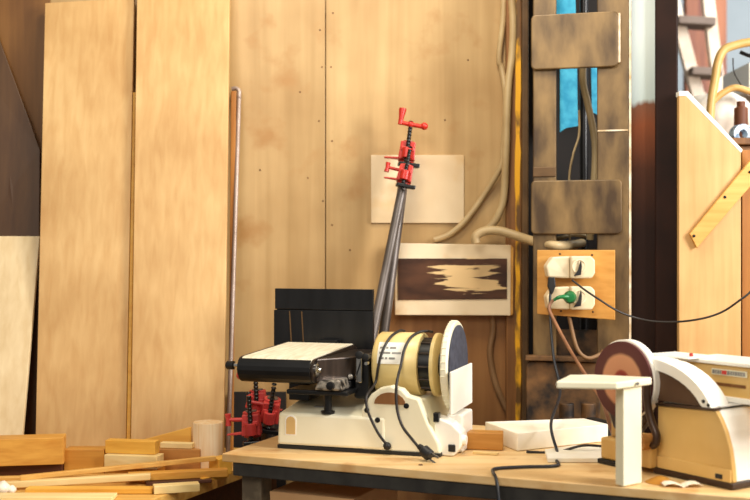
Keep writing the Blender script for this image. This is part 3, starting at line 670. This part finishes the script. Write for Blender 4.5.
for x, z, r in ((.188, .214, .009), (.203, .210, .008)):
    sl(MB().lathe((x, .03, z), (0, -1, 0), [(-.02, .004), (0, r), (.008, r), (.010, 0)], 14), 'adjusting_knob', 'blackrub', smooth=True)
sl(MB().lathe((.206, .03, .196), (0, -1, 0), [(0, .004), (.012, .004), (.012, 0)], 10), 'bolt', 'chrome', smooth=True)
sl(MB().lathe((.140, -.03, .150), (0, -1, 0), [(0, .010), (.008, .009), (.009, 0)], 8), 'bolt', 'blackmetal')
sl(MB().lathe((.166, .036, .165), (0, -1, 0), [(0, .006), (.008, .006), (.008, 0)], 8), 'bolt', 'chrome')
sl(MB().lathe((.118, .012, .083), (0, 0, 1), [(0, 0), (0, .016), (.005, .016), (.005, .009), (.044, .009), (.044, 0)], 20), 'support_post', 'blackmetal', smooth=True)
# fence at the back of the belt
yb = .290
fz0, fzm, fz1 = .196, .298, .351
fn = sl(MB().box((-.130, yb, fz0), (.136, yb+.012, fzm-.0015)), 'backstop', 'fence', bevel=.0015)
sl(MB().box((-.127, yb, fzm+.0005), (.136, yb+.012, fz1)), 'backstop', 'fence', bevel=.0015)
sl(MB().box((-.126, yb+.012, fzm-.02), (.132, yb+.016, fzm+.02)), 'backing_strip', 'fence')
for x in (-.082, -.049):
    MB().hexa([(x, yb-.0006, fz0), (x+.003, yb-.0006, fz0), (x+.003, yb+.001, fz0), (x, yb+.001, fz0), (x-.006, yb-.0006, fzm-.004), (x-.003, yb-.0006, fzm-.004), (x-.003, yb+.001, fzm-.004), (x-.006, yb+.001, fzm-.004)]).build('scratch', 'angle', fn)
sl(MB().box((.0, .262, .13), (.05, .290, .225)), 'backstop_bracket', 'blackmetal', bevel=.002)
sl(MB().box((.0, .07, .10), (.05, .235, .14)), 'tilt_frame', 'blackmetal', bevel=.002)
# cord draped over the motor
ct = mc[1]+R+.003; mb_ = mc[0]
def arcp(x, ang, r=R+.0035): return (x, mc[0]-r*math.sin(ang), mc[1]+r*math.cos(ang))
cd = MB().tube([arcp(.262, -.2), arcp(.255, .1), arcp(.244, .6), arcp(.234, 1.1), arcp(.226, 1.6), (.219, .0455, .150), (.214, .001, .128), (.215, -.006, .105), (.224, -.004, .078), (.241, -.003, .046), (.260, -.004, .023)], .0030, 10).build('power_cord', 'cord', S, True, smooth=True)
MB().ball((.262, -.004, .019), .009, 14).build('cord_grip', 'blackrub', cd, True, smooth=True)
cd = MB().tube([arcp(.335, .15), arcp(.322, .0), arcp(.305, .2), arcp(.292, .6), arcp(.284, 1.05), (.282, .034, .192), (.283, .000, .160), (.283, -.006, .130), (.287, -.008, .095), (.300, -.012, .064), (.324, -.022, .040), (.345, -.034, .022), (.356, -.04, .012)], .0032, 10).build('power_cord', 'cord', S, True, smooth=True)
MB().lathe((.342, -.032, .028), Vector((.030, -.016, -.018)), [(0, 0), (0, .006), (.012, .008), (.016, .013), (.034, .013), (.038, .009), (.038, 0)], 16).build('plug', 'blackrub', cd, True, smooth=True)
for s_ in (-1, 1):
    MB().cyl((.372+.003*s_, -.049, .011+.006*s_), (.388+.003*s_, -.057, .004+.006*s_), .0024, seg=8).build('plug_pin', 'chrome', cd, True)

# ------------------------------------------------------------------ right disc sander
rz2 = math.atan2(-.835, .55)
Q = thing('disc_sander', (.572, 2.21, TZ+.001), 'tan and white disc sander with ringed red disc at the right end of the table', 'sander', rz2)
# local x runs along the machine front (e), local y runs into the machine (w), z up
def q_(m, name, mat, par=None, **k): return m.build(name, mat, par or Q, True, **k)
prof = [(-.005, .012), (-.005, .136), (.138, .143), (.148, .130), (.161, .105), (.171, .075), (.177, .040), (.179, .012)]
q_(MB().prism([(x, 0, z) for x, z in prof], (0, .012, 0)), 'front_panel', 'tantwo', bevel=.002)
q_(MB().prism([(x+.001 if i < 2 else x-.0005, .012, z) for i, (x, z) in enumerate(prof)], (0, .20, 0)), 'body', 'machwhite', bevel=.003)
q_(MB().prism([(-.008, -.004, .136), (.140, -.004, .143), (.140, -.004, .148), (-.008, -.004, .141)], (0, .018, 0)), 'front_seam', 'strapbrown')
q_(MB().prism([(-.004, .016, .141), (.138, .016, .148), (.138, .016, .150), (-.004, .016, .143)], (0, .19, 0)), 'top_plate', 'bodytop')
q_(MB().box((-.012, -.006, 0), (.183, .215, .012)), 'plinth', 'strapbrown', bevel=.002)
q_(MB().box((-.003, -.004, .012), (.176, .0, .036)), 'base_lip', 'tantwo', bevel=.001)
q_(MB().box((.142, -.006, .016), (.158, -.003, .025)), 'rocker_switch', 'blackrub', bevel=.001)
# base under the disc
q_(MB().box((-.145, -.02, .010), (-.006, .10, .055)), 'disc_base', 'tantwo', bevel=.004)
q_(MB().box((-.150, -.024, 0), (-.10, .02, .0095)), 'foot', 'blackrub', bevel=.001)
q_(MB().box((-.135, .0, .055), (-.10, .03, .15)), 'disc_upright', 'tantwo', bevel=.004)
# disc housing + disc
dc = (-.086, -.02, .180); DR2 = .081
AY = (0, -1, 0)
q_(MB().lathe((dc[0], dc[1]+.030, dc[2]), AY, [(0, 0), (0, DR2), (.002, DR2+.0025), (.019, DR2+.0025), (.021, DR2), (.021, 0)], 64, PI*0, PI*2), 'disc_housing', 'machwhite', smooth=True)
q_(MB().lathe((dc[0], dc[1]+.009, dc[2]), AY, [(0, 0), (0, DR2-.001), (.006, DR2-.001), (.007, DR2-.003), (.007, 0)], 64), 'sanding_disc', 'rings', smooth=True, origin=(dc[0], dc[1], dc[2]))
q_(MB().prism([(-.168, dc[1]+.012, .185), (-.120, dc[1]+.012, .075), (-.060, dc[1]+.012, .065), (-.03, dc[1]+.012, .10), (-.012, dc[1]+.012, .17)], (0, .02, 0)), 'lower_guard', 'strapbrown', bevel=.004)
# curved fender with dark side
def arcpts(off=0.0):
    pts = []
    for k in range(13):
        t_ = PI*.56-PI*.50*k/12*1.0
        pts.append((-.035+(.172-off)*math.cos(t_)*1.0, .112+(.118-off)*math.sin(t_)))
    return pts
A_ = arcpts(); B_ = arcpts(.022)
A_ = [p for p in A_]
fend = [(x, z) for x, z in A_]+[(x, z) for x, z in B_[::-1]]
q_(MB().prism([(x, -.002, max(z, .146)) for x, z in fend], (0, .055, 0)), 'fender', 'machwhite', smooth=False, bevel=.001)
q_(MB().prism([(x, .004, max(z, .146)) for x, z in B_]+[(-.06, .004, .146)], (0, .04, 0)), 'fender_side', 'discguard')
for x, z in ((.112, .158), (.124, .152)):
    q_(MB().lathe((x, -.002 if x < .125 else .0, z), AY, [(0, .0035), (.002, .0035), (.002, 0)], 10), 'screw', 'blackmetal')
# control box
cbx = q_(MB().hexa([(-.02, .085, .155), (.33, .085, .155), (.33, .20, .155), (-.02, .20, .155), (-.02, .09, .220), (.33, .09, .220), (.33, .20, .220), (-.02, .20, .220)]), 'control_box', 'tantwo', bevel=.003)
q_(MB().box((-.024, .082, .2205), (.335, .205, .228)), 'box_lid', 'machwhite', bevel=.002)
q_(MB().box((-.02, .076, .150), (.335, .088, .160)), 'box_ledge', 'machwhite', bevel=.001)
plate_ = q_(MB().box((.058, .0862, .200), (.143, .0885, .212)), 'name_plate', 'machcream')
xx = .060
for i, w_ in enumerate((.006, .004, .005, .003, .012, .006, .005, .003, .006, .005, .004, .006)):
    MB().box((xx, .0855, .202), (xx+w_, .0863, .210)).build('lettering', 'printred' if i == 4 else 'leadgrey', plate_); xx += w_+.0013
q_(MB().box((.058, .0855, .179), (.140, .0875, .185)), 'vent_slot', 'postbrown')
q_(MB().box((-.075, .05, .229), (.03, .13, .233)), 'dust_flap', 'machwhite', bevel=.001)
q_(MB().lathe((.02, .07, .2335), (0, 0, 1), [(0, 0), (0, .004), (.006, .004), (.007, 0)], 10), 'indicator', 'printred')
# curved guard strap with wooden roller
b = MB(); sp_ = []
for x, z in ((-.010, .19), (-.012, .165), (-.009, .135), (.001, .105), (.013, .082), (.012, .066), (.002, .058)): sp_.append(Vector((x, -.024, z)))
b.tube(sp_, .008, 10); q_(b, 'guard_strap', 'strapbrown', smooth=True)
q_(MB().cyl((-.014, -.044, .064), (-.014, -.008, .064), .016, seg=24), 'strap_roller', 'blockX', smooth=True)
# work rest in front of the disc
wt = MB(); zt_ = 1.3-.247
wt.poly([(.341, 2.072), (.452, 2.055), (.535, 2.128), (.538, 2.140), (.43, 2.185), (.385, 2.18)], zt_-.014, zt_)
wt.build('work_rest', 'machcream', Q, False, bevel=.003)
wt = MB(); wt.poly([(.459, 2.102), (.471, 2.085), (.514, 2.118), (.502, 2.142)], TZ+.0015, zt_-.0142)
wt.build('rest_post', 'machcream', Q, False, bevel=.002)
MB().cyl((.498, 2.089, zt_-.007), (.501, 2.0935, zt_-.007), .003, seg=10).build('screw', 'leadgrey', Q, False)

sd = MB(); sd.lathe((.553, 2.13, TZ+.0005), (0, 0, 1), [(0, 0), (0, .030), (.004, .022), (.010, .010), (.013, 0)], 24)
tag(sd.build('sawdust', 'orangeX', smooth=True), 'small heap of orange sawdust at the foot of the work rest post', 'sawdust', kind='stuff')
# curled paper and dust near the edge
pp = MB(); c = Vector((*XY(682, 2.09), TZ+.001))
n_ = 12
for s_ in (-1, 1):
    for k in range(n_):
        x0_ = k/n_*.036*s_; x1_ = (k+1)/n_*.036*s_
        h = lambda t: .007*math.sin(min(abs(t)/.036, 1)*PI*.85)+.0005
        y0_, y1_ = -.012, .016
        vs = [pp.bm.verts.new(c+Vector(v)) for v in ((x0_, y0_, h(x0_)), (x1_, y0_, h(x1_)), (x1_, y1_, h(x1_)), (x0_, y1_, h(x0_)))]
        pp.bm.faces.new(vs if s_ > 0 else vs[::-1])
po = pp.build('paper_slip', 'kraft'); sm = po.modifiers.new('s', 'SOLIDIFY'); sm.thickness = .0006
tag(po, 'small curled white paper slip by the right sander front', 'paper')

# ------------------------------------------------------------------ right: boards and hall
pb = thing('angled_board', (*XY(710, 2.84), 0), 'tan plywood board with sloping white top edge behind the right sander', 'board')
Yb = 2.83
bz = .0
slab([Vector((P(679, 0, Yb).x, Yb, 0)), Vector((P(741, 0, Yb).x, Yb, 0)), P(741, 152, Yb), P(686, 96, Yb), P(679, 96, Yb)], .02, 'panel', 'boardply', pb)
slab([P(679, 96, Yb-.001), P(686, 96, Yb-.001), P(741, 153, Yb-.001), P(743, 150, Yb-.001), P(688, 91, Yb-.001), P(679, 91, Yb-.001)], .03, 'white_edge', 'machwhite', pb)
tag(slab([Vector((P(742, 0, 2.88).x, 2.88, 0)), Vector((P(830, 0, 2.88).x, 2.88, 0)), P(830, 150, 2.88), P(742, 150, 2.88)], .02, 'amber_offcut_board', 'amberboard'), 'amber board at the right picture edge behind the plywood board', 'board')
bt = thing('wooden_batten', P(720, 210, 2.81), 'slanted wooden batten screwed across the board at the right edge', 'batten')
slab([P(690, 234, 2.8165), P(697, 248, 2.8165), P(775, 158, 2.8165), P(765, 143, 2.8165)], .013, 'batten', 'pineX', bt)
for px, py in ((694, 236), (725, 197), (750, 172)):
    MB().lathe(P(px, py, 2.8163), AY, [(0, .004), (.002, .0035), (.0025, 0)], 12).build('screw', 'blackmetal', bt, False)

cab = thing('storage_cabinet', (1.15, 3.35, 0), 'tall brown cabinet behind the right boards carrying the white bag', 'cabinet')
MB().box((.93, 3.15, 0), (1.6, 3.6, 1.60)).build('body', 'postbrown', cab, False, bevel=.003)
MB().box((.92, 3.13, 1.60), (1.61, 3.61, 1.62)).build('cabinet_top', 'postbrown', cab, False, bevel=.003)
yf = thing('yellow_frame', (*XY(715, 3.3), 1.62), 'yellow painted curved metal frame above the boards, top right', 'frame')
fr_ = MB(); fr_.tube([P(709, 150, 3.3), P(711, 105, 3.3), P(715, 80, 3.3), P(718, 62, 3.3), P(724, 50, 3.3), P(736, 45, 3.3), P(752, 42, 3.3), P(775, 42, 3.3)], .013, 14); fr_.build('upper_arm', 'yellowframe', yf, False, smooth=True)
fr_ = MB(); fr_.tube([P(711, 104, 3.3), P(720, 95, 3.3), P(733, 88, 3.3), P(745, 90, 3.3), P(758, 97, 3.3), P(764, 120, 3.3), P(766, 142, 3.3)], .010, 14); fr_.build('lower_arm', 'yellowframe', yf, False, smooth=True)
MB().tube([P(733, 58, 3.27), P(734, 72, 3.27), P(741, 85, 3.27)], .002, 8).build('wire', 'cord', yf, False, smooth=True)
MB().tube([P(740, 52, 3.27), P(752, 56, 3.26), P(760, 50, 3.27)], .006, 8).build('clip', 'blackmetal', yf, False, smooth=True)
def lump(name, c, r, mat, label, cat, stretch=(1, 1, 1), strength=.02, sc=.05):
    m_ = MB(); m_.ball((0, 0, 0), r, 24)
    bmesh.ops.subdivide_edges(m_.bm, edges=m_.bm.edges, cuts=1, use_grid_fill=True)
    for v in m_.bm.verts: v.co = Vector((v.co.x*stretch[0], v.co.y*stretch[1], v.co.z*stretch[2]))+Vector(c)
    o = m_.build(name, mat, smooth=True)
    d = o.modifiers.new('d', 'DISPLACE'); t_ = bpy.data.textures.new(name, 'CLOUDS'); t_.noise_scale = sc; d.texture = t_; d.strength = strength
    return tag(o, label, cat)
lump('plastic_bag', P(720, 117, 3.42), .074, 'bag', 'crumpled white plastic bag on the cabinet under the yellow frame', 'bag', (1.55, 1, 1.05), .04, .04)
tag(MB().lathe(P(738, 136, 3.2)+Vector((0, 0, .002)), (.2, -1, 0), [(0, .014), (0, .030), (.03, .030), (.03, .014), (0, .014)], 24).build('tape_roll', 'bluetape', smooth=True), 'blue and white tape roll on the cabinet beside the bag', 'tape')
tag(MB().lathe((P(741, 0, 3.26).x, 3.26, 1.62), (0, 0, 1), [(0, 0), (0, .02), (.10, .02), (.105, .012), (.12, .012), (.12, 0)], 20).build('brown_bottle', 'rubred', smooth=True), 'small brown bottle standing in front of the white bag', 'bottle')
tag(MB().prism([P(749, 62, 3.9), P(800, 62, 3.9), P(800, 92, 3.9), P(749, 92, 3.9)], (0, .3, 0)).build('white_box', 'machwhite', bevel=.005), 'white box on the high shelf behind the yellow frame', 'box')
sf = thing('wall_shelf', (1.6, 4.05, 0), 'pale shelf rack behind the yellow frame', 'shelf')
MB().box((P(746, 0, 3.9).x, 3.88, Zat(96, 3.9)), (2.2, 4.24, Zat(92.2, 3.9))).build('shelf_board', 'laddergrey', sf, False)
MB().box((2.16, 3.9, 0), (2.19, 4.2, Zat(96, 3.9))).build('upright', 'laddergrey', sf, False)
MB().box((1.38, 4.1, 0), (1.41, 4.2, Zat(96, 3.9))).build('upright', 'laddergrey', sf, False)

# ladder in the hall
ld = thing('wooden_ladder', (1.7, 5.2, 0), 'wooden ladder standing in the hall beyond the column', 'ladder')
YL = 5.2
def stile(px0, py0, px1, py1, wpx):
    a, b_ = P(px0, py0, YL), P(px1, py1, YL); d = (b_-a); k = -b_.z/d.z; e_ = b_+d*k
    a = a-d*.3; wv = Vector((wpx/F*YL, 0, 0))
    MB().prism([a, a+wv, e_+wv, e_], (0, .04, 0)).build('stile', 'laddergrey', ld, False, bevel=.004)
    return
stile(667, 0, 693, 98, 13); stile(703, 0, 715, 98, 12)
k = 0
for py in (-30, 19, 70, 121, 172, 223, 274, 325):
    t_ = py/98; xl_ = 669+26*t_+5; xr_ = 705+12*t_+5
    if xr_-xl_ < 4: break
    MB().prism([P(xl_, py-4, YL-.06), P(xr_+4, py-2, YL-.06), P(xr_+4, py+6, YL-.06), P(xl_, py+4, YL-.06)], (0, .14, 0)).build('tread', 'tread', ld, False, bevel=.004)
tag(MB().box((P(686, 0, 5.8).x, 5.8, 0), (P(727, 0, 5.8).x, 5.86, 3.2)).build('rusty_panel', 'rust', bevel=.005), 'tall rust-brown panel standing behind the wooden ladder', 'panel')
tag(MB().box((P(690, 0, 5.7).x, 5.6, 0), (P(701, 0, 5.7).x, 5.66, 2.1)).build('white_post', 'laddergrey', bevel=.005), 'pale post between the ladder and the rusty panel', 'post')

# ------------------------------------------------------------------ light
def area(name, loc, target, size, energy, color, sy=None):
    l = bpy.data.lights.new(name, 'AREA'); l.energy = energy; l.color = color; l.size = size
    if sy: l.shape = 'RECTANGLE'; l.size_y = sy
    o = bpy.data.objects.new(name, l); C.objects.link(o); o.location = loc
    o.rotation_euler = (Vector(target)-Vector(loc)).to_track_quat('-Z', 'Y').to_euler(); return o
area('hall_window_light', (2.6, 1.15, 2.35), (.1, 2.7, 1.0), .9, 100, (1.0, .96, .92), 1.4)
area('ceiling_lamp', (.0, 2.2, 2.85), (.0, 3.1, 1.7), .5, 17, (1.0, .90, .72))
area('front_fill', (-.8, -.6, 2.9), (0, 2.8, 1.0), 1.2, 38, (1.0, .92, .80))  # added warm fill from behind the camera, no visible source
area('far_hall_light', (2.8, 3.9, 3.3), (2.1, 6.2, 1.6), 1.2, 90, (.90, .96, 1.0))
wd = bpy.data.worlds.new('world'); bpy.context.scene.world = wd; wd.use_nodes = True
bg = wd.node_tree.nodes['Background']; bg.inputs[0].default_value = (1.0, .93, .82, 1); bg.inputs[1].default_value = .24

cam = bpy.data.cameras.new('camera'); co = bpy.data.objects.new('camera', cam); C.objects.link(co)
co.location = (0, 0, CAMZ); co.rotation_euler = (PI/2, 0, 0); cam.sensor_width = 36; cam.lens = F/750*36
cam.dof.use_dof = True; cam.dof.focus_distance = 2.62; cam.dof.aperture_fstop = 3.2
cam.clip_start = .05
sc = bpy.context.scene; sc.camera = co
sc.view_settings.view_transform = 'Standard'; sc.view_settings.look = 'None'; sc.view_settings.gamma = 1; sc.view_settings.exposure = .42
sc.view_settings.use_curve_mapping = False
